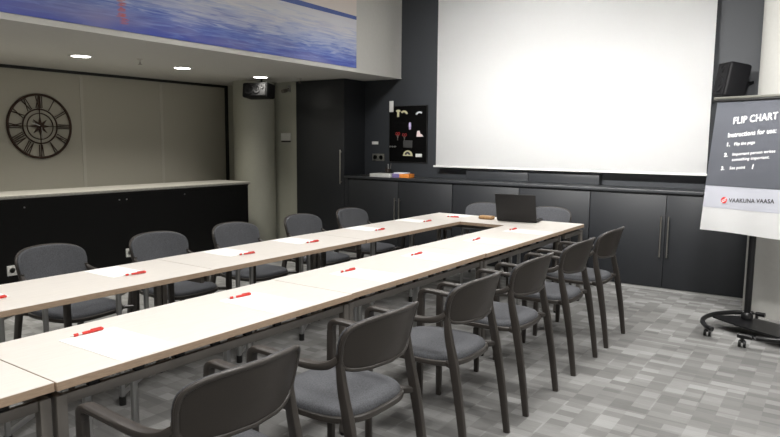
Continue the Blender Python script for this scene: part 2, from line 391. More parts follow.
p = B(); box(p, (-.095, -.014, -.055), (.095, 0, .055), .004); obj('plate', p, whitep, t)
for x in (-.045, .045):
    p = B(); box(p, (x-.035, -.02, -.04), (x+.035, -.0135, .04), .003, mat=Matrix.Rotation(.04, 4, 'X')); obj('rocker', p, whitep, t)
p = B(); box(p, (-.09, -.010, -.078), (.09, 0, -.058), .002); obj('lower_strip', p, blackp, t)

# ------------------------------------------------------------------ clock
t = thing('wall_clock', 'large round open metal clock with roman numerals and star centre', 'clock', (XL+.02, -2.01, 1.655), PI/2)
def ring(r, a, bb, y=0, n=72):
    q = B(); sweep(q, [(r*math.cos(2*PI*i/n), y, r*math.sin(2*PI*i/n)) for i in range(n)], (a, bb), 8, 3, (0, 1, 0), True); return q
obj('outer_ring', ring(.378, .012, .014), rust, t); obj('chapter_ring', ring(.205, .008, .008), rust, t); obj('inner_ring', ring(.155, .006, .006), rust, t)
st = B(); pts = []
for k in range(16):
    r = (.135 if k % 4 == 0 else .115) if k % 2 == 0 else .045
    pts.append((r*math.sin(2*PI*k/16), r*math.cos(2*PI*k/16)))
prism(st, pts, -.004, .004, Matrix.Rotation(PI/2, 4, 'X')); obj('compass_star', st, rust, t)
sp_ = B()
for k in range(4):
    a = k*PI/2; box(sp_, (.10, -.004, -.004), (.378, .004, .004), mat=Matrix.Rotation(a, 4, 'Y'))
obj('spokes', sp_, rust, t)
numer = ['XII', 'I', 'II', 'III', 'IV', 'V', 'VI', 'VII', 'VIII', 'IX', 'X', 'XI']
for k, s_ in enumerate(numer):
    q = B(); wd = {'I': .022, 'V': .045, 'X': .045}; tot = sum(wd[c_] for c_ in s_); x = -tot/2
    def bar(xa, za, xb, zb):
        sweep(q, [(xa, 0, za), (xb, 0, zb)], (.004, .0055), 6, 4, (0, 1, 0))
    for c_ in s_:
        W_ = wd[c_]; cx = x+W_/2
        if c_ == 'I': bar(cx, -.07, cx, .07)
        elif c_ == 'V': bar(cx-.016, .07, cx, -.07); bar(cx+.016, .07, cx, -.07)
        else: bar(cx-.018, .07, cx+.018, -.07); bar(cx+.018, .07, cx-.018, -.07)
        x += W_
    # seen from the room the numerals run clockwise
    Mx = Matrix.Rotation(2*PI*k/12, 4, 'Y') @ Matrix.Translation((0, 0, .29))
    bmesh.ops.transform(q, matrix=Mx, verts=q.verts)
    obj('numeral', q, rust, t)
h = B(); sweep(h, [(0, -.02, 0), (-.10, -.02, .04)], (.003, .006), 6, 4, (0, 1, 0)); obj('hour_hand', h, chrome, t)
h = B(); sweep(h, [(0, -.024, 0), (.02, -.024, -.15)], (.003, .004), 6, 4, (0, 1, 0)); obj('minute_hand', h, chrome, t)
h = B(); cyl(h, (0, 0, 0), (0, -.028, 0), .014, 16); obj('hub', h, rust, t)

# ------------------------------------------------------------------ sprinklers
def sprinkler(x, y, label):
    t = thing('sprinkler', label, 'sprinkler', (x, y, SZ), 0, 'sprinklers in the low ceiling')
    q = B(); lathe(q, [(0, 0), (.035, 0), (.033, -.006), (.012, -.01), (.011, -.03), (0, -.03)], 20); obj('escutcheon', q, chrome, t)
    q = B(); cyl(q, (-.012, 0, -.03), (-.008, 0, -.055), .003, 6); cyl(q, (.012, 0, -.03), (.008, 0, -.055), .003, 6); lathe(q, [(0, -.055), (.022, -.055), (.022, -.058), (0, -.058)], 16); obj('deflector', q, steel, t)
sprinkler(-2.62, -1.845, 'small sprinkler head in the low ceiling between the two left downlights')
sprinkler(-2.62, .62, 'small sprinkler head in the low ceiling near the tall dark cabinet')

# ------------------------------------------------------------------ speakers
def speaker(loc, rot, W_, D_, H_, label, bracket):
    t = thing('loudspeaker', label, 'speaker', loc); t.rotation_euler = rot
    q = B(); box(q, (-W_/2, -D_/2, -H_/2), (W_/2, D_/2, H_/2), .025, 4); obj('cabinet', q, sprk, t)
    q = B(); box(q, (-W_/2+.015, -D_/2-.010, -H_/2+.015), (W_/2-.015, -D_/2+.004, H_/2-.015), .008, 3); g_ = obj('grille', q, grille_m, t)
    if W_ > H_: cones = ((-W_*.2, 0, .065), (W_*.12, 0, .05), (W_*.34, .03, .022))
    else: cones = ((0, -H_*.15, .07), (0, H_*.28, .028))
    for cx, cz, r in cones:
        q = B(); lathe(q, [(0, .006), (r*.3, .008), (r*.35, .001), (r*.85, .006), (r, .010), (r*1.06, .006), (r*1.1, 0)], 28, Matrix.Translation((cx, -D_/2-.009, cz)) @ Matrix.Rotation(PI/2, 4, 'X')); obj('driver', q, grille_m, t)
    q = B()
    for a, bb in zip(bracket, bracket[1:]): cyl(q, a, bb, .014, 12)
    obj('mount_arm', q, blackmet, t)
    return t
speaker((-3.11, .33, 2.185), (-.12, 0, math.radians(12)), .40, .22, .20, 'black loudspeaker lying sideways under the low ceiling, in front of the round column', [(0, .05, .05), (0, .05, .172)])
speaker((2.625, 1.15, 2.12), (math.radians(-10), 0, math.radians(-52)), .215, .22, .34, 'black upright loudspeaker on the dark wall between screen and grey column', [(0, .08, 0), (-.05, .24, .04)])
t = thing('wall_camera', 'small metal sensor on a short bracket beside the hanging speaker', 'sensor', (-3.10, .92, 2.26))
q = B(); box(q, (-.03, -.012, -.05), (.03, 0, .05), .004); obj('mount_plate', q, steel_l, t)
q = B(); cyl(q, (0, -.01, 0), (0, -.09, -.03), .009, 10); cyl(q, (0, -.06, -.03), (0, -.14, -.05), .028, 18); obj('sensor_body', q, steel, t)

# ------------------------------------------------------------------ projection screen
SY = 1.19
t = thing('projection_screen', 'large white pull-down projection screen in front of the dark wall', 'screen', (.85, SY, 1.18))
q = B(); n = 24; vs_ = []
x0, x1 = -.765, 2.443
for i in range(n+1):
    x = x0+(x1-x0)*i/n
    vs_.append((q.verts.new((x, SY+.004*math.sin(i*.6), 1.205)), q.verts.new((x, SY+.004*math.sin(i*.6), CEIL_Z-.14))))
for a, bb in zip(vs_, vs_[1:]): q.faces.new((a[0], bb[0], bb[1], a[1]))
r_b = bmesh.ops.solidify(q, geom=list(q.faces), thickness=.002)
obj('screen_cloth', rel(q, t), screen_m, t)
q = B(); sweep(q, [(x0-.03, SY, 1.193), (x1+.03, SY, 1.193)], (.012, .014), 12, 3, (0, 0, 1)); obj('bottom_bar', rel(q, t), whitep, t)
q = B(); box(q, (x0-.1, SY-.06, CEIL_Z-.14), (x1+.1, SY+.06, CEIL_Z-.001), .01); obj('housing', rel(q, t), whitep, t)

# ------------------------------------------------------------------ pinboard and the small things hung on it
PX0, PX1, PZ0, PZ1 = -1.60, -1.0, 1.235, 1.985
t = thing('tool_board', 'black felt organiser board hung on the dark wall left of the screen', 'board', (-1.3, YB, 1.61))
q = B(); box(q, (PX0, YB-.02, PZ0), (PX1, YB, PZ1), .003); obj('board_panel', rel(q, t), felt, t)
q = B()
for a in ((PX0-.008, PZ0-.008, PX1+.008, PZ0), (PX0-.008, PZ1, PX1+.008, PZ1+.008), (PX0-.008, PZ0, PX0, PZ1), (PX1, PZ0, PX1+.008, PZ1)): box(q, (a[0], YB-.024, a[1]), (a[2], YB, a[3]))
obj('frame', rel(q, t), blackp, t, False)
YP = YB-.021
def hung(name, label, cat, bm, m, loc): return tag(obj(name, bm, m, None, True, loc=loc), label, cat)
G_ = 'small things hung on the black board'
def uvx(u): return -1.60+(u-391)/37.*.6
def uvz(v): return 1.985-(v-106)/57.*.75
q = B(); box(q, (-.035, -.012, -.075), (.035, 0, .075), .006); o = hung('paper_tag', 'white upright card at the top left corner of the black board', 'card', q, whitep, (-1.565, YB-.025, 1.985)); 
def arc_shape(r0, r1, a0, a1, th=.014, n=14):
    q = B(); pts = [(r1*math.cos(a0+(a1-a0)*i/n), r1*math.sin(a0+(a1-a0)*i/n)) for i in range(n+1)]+[(r0*math.cos(a1-(a1-a0)*i/n), r0*math.sin(a1-(a1-a0)*i/n)) for i in range(n+1)]
    prism(q, pts, 0, th, Matrix.Rotation(PI/2, 4, 'X')); return q
hung('paper_arc', 'cream curved piece near the top middle of the black board', 'craft piece', arc_shape(.04, .062, .3, 2.4), cream, (-1.36, YP, 1.865))
hung('paper_arc', 'pale curved piece at the top right of the black board', 'craft piece', arc_shape(.045, .065, .9, 2.7), sheet_lav, (-1.11, YP, 1.845))
q = B(); box(q, (-.016, -.012, -.05), (.016, 0, .05), .004); box(q, (-.035, -.010, .02), (.035, 0, .045), .004); hung('clip', 'cream clip hanging left of the cream curved piece on the board', 'clip', q, cream, (-1.455, YP, 1.89))
q = B(); lathe(q, [(0, -.055), (.014, -.05), (.022, 0), (.016, .04), (0, .05)], 14); hung('marker_figure', 'pale violet oval token in the upper middle of the black board', 'token', q, mat('violet', (.50, .42, .68), .5), (-1.25, YP-.022, 1.72))
def scissors(loc, label):
    t = thing('scissors', label, 'scissors', loc)
    for s_ in (-1, 1):
        q = B(); n = 16; sweep(q, [(s_*.019+.014*math.cos(2*PI*i/n), -.005, .018*math.sin(2*PI*i/n)) for i in range(n)], (.004, .004), 8, 2, (0, 1, 0), True); obj('grip', q, mat('dark_red', (.30, .015, .015), .4), t)
        q = B(); sweep(q, [(s_*.012, -.005, -.014), (-s_*.006, -.005, -.09)], [(.002, .007), (.001, .002)], 6, 4, (0, 1, 0)); obj('blade', q, steel, t)
scissors((-1.46, YP, 1.615), 'red handled scissors hanging left of the middle of the black board')
scissors((-1.35, YP, 1.60), 'second red handled scissors hanging nearer the middle of the black board')
q = B(); prism(q, [(-.05, -.03), (.055, -.03), (.03, 0), (.005, .005), (-.01, .05), (-.04, .045)], 0, .012, Matrix.Rotation(PI/2, 4, 'X')); hung('paper_shape', 'pink and white cut shape on the right half of the black board', 'craft piece', q, mat('pinkish', (.72, .58, .58), .6), (-1.10, YP, 1.605))
q = B(); box(q, (-.075, -.02, -.05), (.075, 0, .05), .008); hung('pouch', 'dark grey pouch hanging in the middle of the black board', 'pouch', q, mat('pouch_grey', (.035, .035, .035), .8), (-1.29, YP, 1.475))
q = arc_shape(.0, .075, 0, PI, .012); hung('half_round_card', 'cream half round card with dark centre low on the black board', 'card', q, cream, (-1.29, YP, 1.315)); 
k_ = bpy.data.objects['half_round_card']; q = arc_shape(.018, .045, .1, PI-.1, .004); obj('dark_print', q, ink, k_, True, loc=(0, -.0125, .012))
q = B(); box(q, (-.05, -.01, -.022), (.05, 0, .022), .004); hung('label_card', 'small white label at the lower right of the black board', 'card', q, whitep, (-1.115, YP, 1.325))
for k, x in enumerate((-1.57, -1.53, -1.49)):
    q = B(); cyl(q, (0, 0, 0), (0, -.03, 0), .005, 8); box(q, (-.009, -.034, -.012), (.009, -.028, .010), .002); o = hung('hook', 'small silver hook in the row on the left side of the black board', 'hook', q, steel_l, (x, YP, 1.44)); o['group'] = 'silver hooks on the board'
q = B(); box(q, (-.055, -.006, -.02), (.055, 0, .02), .003); tag(obj('wall_label', q, whitep, None, loc=(-1.86, YB, 1.487)), 'small white label on the dark wall above the socket plate', 'label')

# ------------------------------------------------------------------ things on the worktop
WZ = 1.0375
def pile():
    t = thing('paper_box', 'flat white stack of paper on the worktop under the socket', 'paper stack', (-1.335, 1.0, WZ), -.03)
    q = B()
    for k in range(5): box(q, (-.17+.003*(k % 2), -.11, k*.009), (.17+.002*(k % 3), .11, k*.009+.008), .001)
    obj('sheets', q, whitep, t); return t
pile().location = (-1.46, 1.02, WZ)
t = thing('card_box', 'orange and violet flat boxes stacked on the worktop below the black board', 'box', (-1.16, 1.02, WZ), .05)
q = B(); box(q, (-.13, -.07, 0), (-.02, .07, .05), .003); obj('violet_end', q, purple, t)
q = B(); box(q, (-.019, -.07, 0), (.13, .07, .05), .003); obj('orange_end', q, orange, t)
q = B(); box(q, (-.11, -.06, .0505), (.07, .06, .066), .002); tag(obj('card_pack', q, sheet_lav, None, loc=(-1.16, 1.02, WZ), rot=(0, 0, .05)), 'thin pale card pack lying on the orange and violet boxes', 'card pack')
t = thing('pen_holder', 'dark round pen holder standing on the worktop under the wall socket', 'pen holder', (-1.53, 1.2, WZ))
q = B(); lathe(q, [(0, 0), (.04, 0), (.042, .10), (.038, .10), (.036, .005), (0, .005)], 24); obj('cup', q, mat('brown_cup', (.03, .022, .018), .35), t)
for k in range(3):
    q = B(); cyl(q, (.01*k-.01, .008*k, .008), (.035*k-.035, .02*(k-1), .155+.01*k), .004, 8); tag(obj('pen', q, [blackp, whitep, steel][k], None, loc=(-1.53, 1.2, WZ)), ['black pen standing in the dark holder', 'white pen standing in the dark holder', 'silver pen standing in the dark holder'][k], 'pen')
q = B(); pts = spline([(-1.90, 1.15, WZ+.008), (-1.82, 1.05, WZ+.008), (-1.72, 1.08, WZ+.03), (-1.68, 1.16, WZ+.05), (-1.665, 1.12, WZ+.02), (-1.70, 1.0, WZ+.008), (-1.80, .95, WZ+.008)], 6); sweep(q, pts, (.006, .006), 8)
tag(obj('coiled_cable', q, blackp), 'loose black cable coiled on the worktop in the dark corner', 'cable')

# ------------------------------------------------------------------ folding tables
TZ, TW, TL, TT = .74, .565, 1.496, .030
def top_mesh(L_, W_, name, parent, off=(0, 0)):
    q = B(); box(q, (-L_/2+off[0], -W_/2+off[1], TZ-TT), (L_/2+off[0], W_/2+off[1], TZ-.0015), .001, 1); e_ = obj('edge_band', q, wood_edge, None)
    q = B(); box(q, (-L_/2+off[0]+.0005, -W_/2+off[1]+.0005, TZ-.002), (L_/2+off[0]-.0005, W_/2+off[1]-.0005, TZ), .0006, 1); o = obj('tabletop', q, wood_top, parent)
    e_.parent = o; return o
def make_table(L_=TL):
    """local X = length, -Y = outer side with the fixed frame, +Y = side of the swing legs"""
    t = thing('folding_table', 'x', 'table')
    top_mesh(L_, TW, 'tabletop', t)
    yo = -TW/2+.036; xe = L_/2-.022
    q = B(); box(q, (-xe+.018, yo-.012, TZ-.090), (xe-.018, yo+.012, TZ-.055), .003); box(q, (-xe+.018, .02, TZ-.090), (xe-.018, .05, TZ-.055), .003)
    for s_ in (-1, 1): box(q, (s_*xe-.012, yo+.012, TZ-.090), (s_*xe+.012, .20, TZ-.055), .003)
    obj('frame_rail', q, steel, t)
    for k in range(8):
        x = -xe+.12+k*(2*xe-.24)/7
        q = B(); box(q, (x-.022, yo-.006, TZ-.056), (x+.018, yo+.012, TZ-TT), .002); obj('spacer', q, blackp, t)
    for s_ in (-1, 1):
        q = B(); box(q, (s_*xe-.018, yo-.020, .015), (s_*xe+.018, yo+.018, TZ-.054), .004); l_ = obj('leg', q, steel, t)
        q = B(); lathe(q, [(0, 0), (.018, 0), (.02, .015), (0, .015)], 14, Matrix.Translation((s_*xe, yo, 0))); obj('foot_cap', q, blackp, l_)
    for hx, fx in ((-.60, -.28), (.02, .34)):
        A = Vector((hx, yo+.06, 0)); F = Vector((fx, yo+.275, 0))
        q = B()
        for P_, z0 in ((A, .02), (F, .05)): sweep(q, [(P_.x, P_.y, z0), (P_.x, P_.y, TZ-.092)], (.013, .013), 12, 4)
        d = (F-A).normalized()
        for z in (.062, TZ-.10): sweep(q, [A+Vector((0, 0, z)), F+Vector((0, 0, z))], (.012, .012), 10, 4, (0, 0, 1))
        g_ = obj('swing_leg', q, steel_l, t)
        q = B(); cyl(q, (F.x, F.y, 0), (F.x, F.y, .05), .020, 16); obj('foot', q, blackp, g_)
        q = B(); box(q, (F.x-.05, F.y-.02, TZ-.092), (F.x+.05, F.y+.02, TZ-TT), .003); obj('catch', q, blackp, g_)
    return t
tab = make_table()
rows = [('right', y) for y in (-1.316, -2.816, -4.316, -5.816)] + [('left', y) for y in (-1.316, -2.816, -4.316, -5.816)]
tlab = {
 ('right', -1.316): 'pale wood folding table in the chair side near row, farthest from the camera',
 ('right', -2.816): 'pale wood folding table in the near row, second from the laptop end',
 ('right', -4.316): 'pale wood folding table in the near row with the nearest red pen and paper',
 ('right', -5.816): 'pale wood folding table cut off by the lower left picture corner',
 ('left', -1.316): 'pale wood folding table in the row by the counter, next to the laptop table',
 ('left', -2.816): 'pale wood folding table in the row by the counter, second from the far end',
 ('left', -4.316): 'pale wood folding table at the left picture edge in front of the nearest left chair',
 ('left', -5.816): 'pale wood folding table in the counter side row, nearest and mostly outside the picture'}
first = True
for side, y in rows:
    o = tab if first else copy_tree(tab); first = False
    jx = {-1.316: .004, -2.816: -.003, -4.316: .004, -5.816: -.004}[y]
    if side == 'right': o.location = (1.6 - TW/2 + jx, y, 0); o.rotation_euler = (0, 0, PI/2)      # -Y local -> +X world
    else: o.location = (TW/2 + jx - .003, y, 0); o.rotation_euler = (0, 0, -PI/2)
    tag(o, tlab[(side, y)], 'table', 'pale wood folding tables set in a U')
# the cross table at the far end (a longer one)
t2 = make_table(1.60); t2.location = (.80, -TW/2, 0); t2.rotation_euler = (0, 0, PI)
tag(t2, 'pale wood table across the far end carrying the open laptop', 'table', 'pale wood folding tables set in a U')

# ------------------------------------------------------------------ chairs
def back_surface(hw, z0, z1, e=3.7, eb=6.0, y0=-.235, curve=.085, lean=.075, thick=.016, nr=7, nt=56, inset=0, yoff=0):
    """curved rounded panel, front (+Y) and back, as closed solid with rounded rim"""
    q = B(); zc, hz = (z0+z1)/2, (z1-z0)/2
    def pt(r, th, side):
        c, s = math.cos(th), math.sin(th)
        ee = e if s > 0 else eb
        sx = math.copysign(abs(c)**(2/ee), c)*r; sz = math.copysign(abs(s)**(2/ee), s)*r
        x = sx*(hw-inset); z = zc+sz*(hz-inset)
        # the bottom edge is narrower than the top
        x *= 1.0-.05*max(0, -sz)
        z -= .012*(sx**2)*(sz > 0)*sz
        y = y0+curve*(x/hw)**2-lean*(z-z0)/(z1-z0)*.8+yoff
        edge = 1 if r < .93 else math.sqrt(max(0, 1-((r-.93)/.07)**2))*.9+.1
        return Vector((x, y+side*thick/2*edge, z))
    rs_ = [i/nr*.93 for i in range(1, nr+1)]+[.96, .985, 1.0]
    S = {}
    for side in (-1, 1):
        cen = q.verts.new(pt(0, 0, side)); prev = None
        for r in rs_:
            ring = [q.verts.new(pt(r, 2*PI*k/nt, side)) for k in range(nt)]
            for k in range(nt):
                j = (k+1) % nt
                if prev is None: q.faces.new((cen, ring[k], ring[j]))
                else: q.faces.new((prev[k], prev[j], ring[j], ring[k]))
            prev = ring
        S[side] = prev
    for k in range(nt):
        j = (k+1) % nt; q.faces.new((S[-1][k], S[-1][j], S[1][j], S[1][k]))
    return q
def rim_path(hw, z0, z1, inset, y0=-.235, curve=.085, lean=.075, e=3.7, n=64, yoff=0):
    zc, hz = (z0+z1)/2, (z1-z0)/2; out = []
    for k in range(n):
        th = 2*PI*k/n; c, s = math.cos(th), math.sin(th)
        ee = e if s > 0 else 6.0
        sx = math.copysign(abs(c)**(2/ee), c); sz = math.copysign(abs(s)**(2/ee), s)
        x = sx*(hw-inset); z = zc+sz*(hz-inset); x *= 1.0-.05*max(0, -sz); z -= .012*(sx**2)*(sz > 0)*sz
        out.append((x, y0+curve*(x/hw)**2-lean*(z-z0)/(z1-z0)*.8+yoff, z))
    return out
def make_chair():
    t = thing('armchair', 'x', 'chair')
    for s in (-1, 1):
        q = B(); p = spline([(s*.243, .262, 0), (s*.243, .262, .25), (s*.246, .262, .50), (s*.247, .262, .625)], 5)
        sweep(q, p, [(.0125, .0155), (.015, .019), (.016, .021), (.016, .020)], 12, 4); obj('leg', q, plastic, t)
        q = B(); p = spline([(s*.247, .262, .620), (s*.247, .259, .650), (s*.247, .240, .669), (s*.247, .20, .673), (s*.247, .08, .668), (s*.243, -.05, .663), (s*.235, -.125, .674), (s*.225, -.165, .70)], 6)
        sweep(q, p, [(.015, .019), (.019, .018), (.022, .014), (.023, .0125), (.023, .0125), (.021, .014), (.016, .016), (.010, .012)], 12, 3.6); obj('armrest', q, plastic, t)
        q = B(); p = spline([(s*.226, -.288, 0), (s*.224, -.258, .22), (s*.222, -.218, .45), (s*.222, -.184, .60), (s*.222, -.168, .72)], 5)
        sweep(q, p, [(.0125, .0165), (.0145, .020), (.016, .023), (.015, .019), (.010, .012)], 12, 4); obj('leg', q, plastic, t)
    # moulded back: outer rim and shell
    q = back_surface(.240, .645, .865); obj('backrest', q, shellp, t)
    q = B(); sweep(q, rim_path(.240, .645, .865, .006, yoff=-.006), (.009, .0085), 10, 2, (0, 1, 0), True); obj('back_rim', q, plastic, t)
    q = back_surface(.240, .645, .865, inset=.004, thick=.020, yoff=.012); obj('back_cushion', q, fabric, t)
    # seat ring with brackets to the legs
    q = B(); pts = superell(.218, .228, 3.4, 48, 0, .018)
    sweep(q, [(x, y, .458) for x, y in pts], (.014, .016), 10, 3, (0, 0, 1), True)
    for s in (-1, 1):
        sweep(q, [(s*.19, .20, .458), (s*.243, .255, .458)], (.012, .013), 8, 3, (0, 0, 1))
        sweep(q, [(s*.19, -.165, .458), (s*.222, -.212, .462)], (.016, .016), 8, 3, (0, 0, 1))
    t1 = bmesh.new()
    obj('seat_frame', q, plastic, t); t1.free()
    q = B(); n = 48; prev = None; prof = [(1, .456), (1.0, .470), (.992, .482), (.965, .491), (.90, .497), (.7, .501), (.35, .5025), (0, .503)]
    base = None
    for r, z in prof:
        if r == 0:
            v = q.verts.new((0, .018, z))
            for k in range(n): q.faces.new((prev[k], prev[(k+1) % n], v))
            continue
        ring_ = [q.verts.new((x, y, z)) for x, y in superell(.226*r, .232*r, 3.2, n, 0, .020)]
        if prev:
            for k in range(n): j = (k+1) % n; q.faces.new((prev[k], prev[j], ring_[j], ring_[k]))
        else: q.faces.new(list(reversed(ring_)))
        prev = ring_
    obj('seat_cushion', q, fabric, t)
    return t
ch = make_chair()
RX, LX = 1.955, -.27
spots = []
for i, (y, dx, dr, lb) in enumerate((
    (-1.12, 0, 0, 'dark grey armchair farthest along the near side, next to the laptop end of the table'),
    (-1.83, 0, 0, 'dark grey armchair on the near side, second from the laptop end'),
    (-2.60, 0, 0, 'dark grey armchair on the near side, third from the laptop end'),
    (-3.30, 0, 0, 'dark grey armchair on the near side, fourth from the laptop end'),
    (-4.08, 0, 0, 'dark grey armchair on the near side, second closest, grey seat cushion showing'),
    (-4.79, 0, 0, 'dark grey armchair closest of all, its back cut by the lower picture edge'))):
    spots.append((RX+dx, y, PI/2+dr, lb, 'armchairs along the near side of the tables'))
for y, lb in ((-3.95, 'grey backed armchair by the black counter, leftmost in the photo'),
              (-3.21, 'grey backed armchair by the black counter, second from the left'),
              (-2.48, 'grey backed armchair by the counter end, third from the left'),
              (-1.67, 'grey backed armchair in front of the beige wall, fourth from the left'),
              (-.94, 'grey backed armchair in front of the tall dark cabinet')):
    spots.append((LX-(.035 if y < -3.8 else 0), y, -PI/2+(.14 if y < -3.8 else 0), lb, 'armchairs along the counter side of the tables'))
spots.append((.32, .27, PI, 'grey backed armchair at the far end behind the laptop left side', 'armchairs at the far end of the tables'))
spots.append((1.07, .27, PI, 'grey backed armchair at the far end to the right of the laptop', 'armchairs at the far end of the tables'))
for i, (x, y, rz, lb, g) in enumerate(spots):
    o = ch if i == 0 else copy_tree(ch); o.location = (x, y, 0); o.rotation_euler = (0, 0, rz); o.scale = (1, 1, 1.012 if x > 1.5 else .957); tag(o, lb, 'chair', g)

# ------------------------------------------------------------------ papers and pens on the tables
right_y = [(-4.72, -4.71), (-3.95, -3.944), (-3.14, -3.128), (-2.40, -2.392), (-1.53, -1.514), (-.87, -.873)]
left_y = [(-4.74, -4.70), (-3.99, -3.948), (-3.15, -3.108), (-2.49, -2.451), (-1.60, -1.58), (-.83, -.80)]
rwords = ['closest to the camera', 'second closest to the camera', 'third closest to the camera', 'fourth closest to the camera', 'fifth, near the far end', 'last, in front of the laptop']
lwords = ['at the left picture edge', 'before the leftmost visible chair', 'before the second chair', 'before the third chair', 'before the fourth chair', 'before the chair at the tall cabinet']
def sheet(x, y, hx, hy, rz, label, g):
    q = B(); box(q, (-hx, -hy, 0), (hx, hy, .0016)); o = obj('paper_sheet', q, paper, None, False, loc=(x, y, TZ+.0003), rot=(0, 0, rz)); tag(o, label, 'paper', g)
def make_pen():
    t = thing('ballpoint_pen', 'x', 'pen')
    q = B(); M_ = Matrix.Rotation(PI/2, 4, 'Y')
    lathe(q, [(0, -.02), (.0058, -.018), (.0062, .02), (.0058, .068), (.003, .072), (0, .072)], 14, M_); obj('barrel', q, redp, t)
    q = B(); lathe(q, [(0, -.066), (.0012, -.066), (.0042, -.050), (.0056, -.022), (.0058, -.019), (0, -.019)], 14, M_); obj('grip', q, whitep, t)
    q = B(); lathe(q, [(.0044, -.052), (.0060, -.050), (.0063, -.034), (.0052, -.034)], 14, M_); obj('band', q, redp, t)
    q = B(); box(q, (.018, -.002, .006), (.064, .002, .0095), .001); obj('clip', q, redp, t)
    return t
pen = make_pen(); pi = 0
def place_pen(x, y, rz, label, g):
    global pi
    o = pen if pi == 0 else copy_tree(pen); pi += 1
    o.location = (x, y, TZ+.0085); o.rotation_euler = (0, 0, rz); tag(o, label, 'pen', g)
for k, (a, b_) in enumerate(right_y):
    rz = [.02, -.01, .03, -.02, .02, 0][k]
    if k < 5: sheet(1.39, a, .20, .115, rz, 'white sheet of paper on the near row, '+rwords[k], 'papers on the near row')
    else: sheet(1.39, a+.02, .19, .11, rz, 'white sheet of paper on the near row, '+rwords[k], 'papers on the near row')
    place_pen([1.195, 1.215, 1.235, 1.25, 1.26, 1.24][k], b_+[-.02, -.02, -.02, -.03, -.05, .04][k], PI/2+[.0, -.12, -.1, -.1, .0, -.1][k], 'red and white pen beside the near row sheet, '+rwords[k], 'pens on the near row')
for k, (a, b_) in enumerate(left_y):
    sheet(.165, a+.03, .145, .105, .02*(k % 2), 'white sheet of paper on the counter side row, '+lwords[k], 'papers on the counter side row')
    place_pen(.335, b_, PI/2+[.1, -.1, -.15, -.1, -.1, -.1][k], 'red pen on the counter side row, '+lwords[k], 'pens on the counter side row')
place_pen(.345, -.32, .15, 'red pen lying crosswise on the far left table corner', None)
sheet(.33, -.14, .11, .11, .0, 'white sheet of paper on the far left table corner', None)

# ------------------------------------------------------------------ laptop and brown case
t = thing('laptop', 'open black laptop seen from behind on the far table', 'laptop', (1.030, -.275, TZ+.001), .16)
q = B(); box(q, (-.194, 0, .003), (.194, .265, .020), .006, 3); obj('base', q, laptop_m, t)
q = B()
for r in range(5):
    for c_ in range(13): box(q, (-.16+c_*.0246, .06+r*.022, .0198), (-.16+c_*.0246+.021, .06+r*.022+.018, .0225), .001, 1)
obj('keyboard', q, blackp, t); 
q = B(); box(q, (-.05, .18, .0198), (.05, .24, .0208), .0004, 1); obj('touchpad', q, mat('touchpad', (.05, .05, .05), .3), t)
Ml = Matrix.Translation((0, .0, .016)) @ Matrix.Rotation(math.radians(19), 4, 'X')
q = B(); box(q, (-.196, -.008, 0), (.196, .004, .275), .005, 3, mat=Ml); ld = obj('lid', q, laptop_m, t)
q = B(); box(q, (-.180, .0035, .02), (.180, .0052, .258), mat=Ml); obj('display', q, mat('display_off', (.004, .004, .005), .1), ld, False)
q = B(); cyl(q, (-.15, .002, .014), (.15, .002, .014), .008, 12); obj('hinge', q, blackp, t)
q = B(); box(q, (-.075, -.04, 0), (.075, .04, .036), .015, 4); t = obj('glasses_case', q, tan, None, loc=(.69, -.235, TZ+.0005), rot=(0, 0, .0)); tag(t, 'small tan brown leather case on the far table left of the laptop', 'case')
q = B(); box(q, (-.076, -.041, .012), (.076, .041, .0145), .001); obj('seam', q, mat('seam_brown', (.12, .05, .02), .6), t)

# ------------------------------------------------------------------ flip chart
FY, FT = .411, .128
BL = Vector((2.63, -.083, .784)); FH, FW = 1.118, .68
fr = Vector((math.cos(FY), -math.sin(FY), 0)); fn = Vector((-math.sin(FY), -math.cos(FY), 0))
fu = Vector((0, 0, 1))*math.cos(FT)-fn*math.sin(FT); fo = fr.cross(fu)      # fo points to the viewer side
if fo.dot(fn) < 0: fo = -fo
Mb = Matrix(((fr.x, fu.x, fo.x, BL.x), (fr.y, fu.y, fo.y, BL.y), (fr.z, fu.z, fo.z, BL.z), (0, 0, 0, 1)))   # board coords: x right, y up, z out
base = Vector((3.03, -.20, 0))
t = thing('flip_chart', 'white flip chart stand with grey instruction sheet beside the screen', 'flip chart', base)
Mi = Matrix.Translation(-base) @ Mb
def fp(name, bm, m, par=None, sm=True):
    bmesh.ops.transform(bm, matrix=Mi, verts=bm.verts); return obj(name, bm, m, par or t, sm)
q = B(); box(q, (.0, .10, -.035), (FW, FH-.0, -.015), .004); fp('board', q, whitep)
def sheetpart(name, y0, y1, m, z=.0, x0=-.012, x1=FW+.012, wav=.004, par=None, th=.0012):
    q = B(); nx, ny = 24, 16; g = []
    for j in range(ny+1):
        row = []
        for i in range(nx+1):
            a = i/nx; y = y0+(y1-y0)*j/ny; d = 1-y/FH
            zz = z+wav*math.sin(a*9+y*3)*(.3+d)+.010*d*math.sin(a*PI)
            xx = x0+(x1-x0)*a
            row.append(q.verts.new((xx, y+.004*math.sin(a*5)*(y < .02), zz)))
        g.append(row)
    for j in range(ny):
        for i in range(nx): q.faces.new((g[j][i], g[j][i+1], g[j+1][i+1], g[j+1][i]))
    bmesh.ops.solidify(q, geom=list(q.faces), thickness=th)
    return fp(name, q, m, par)
pad = sheetpart('paper_pad', .0, FH-.005, sheet_white, .0)
s1 = sheetpart('printed_sheet', .195, FH-.005, sheet_lav, .0025, par=pad)
s2 = sheetpart('grey_print', .378, FH-.005, sheet_grey, .0050, par=pad)
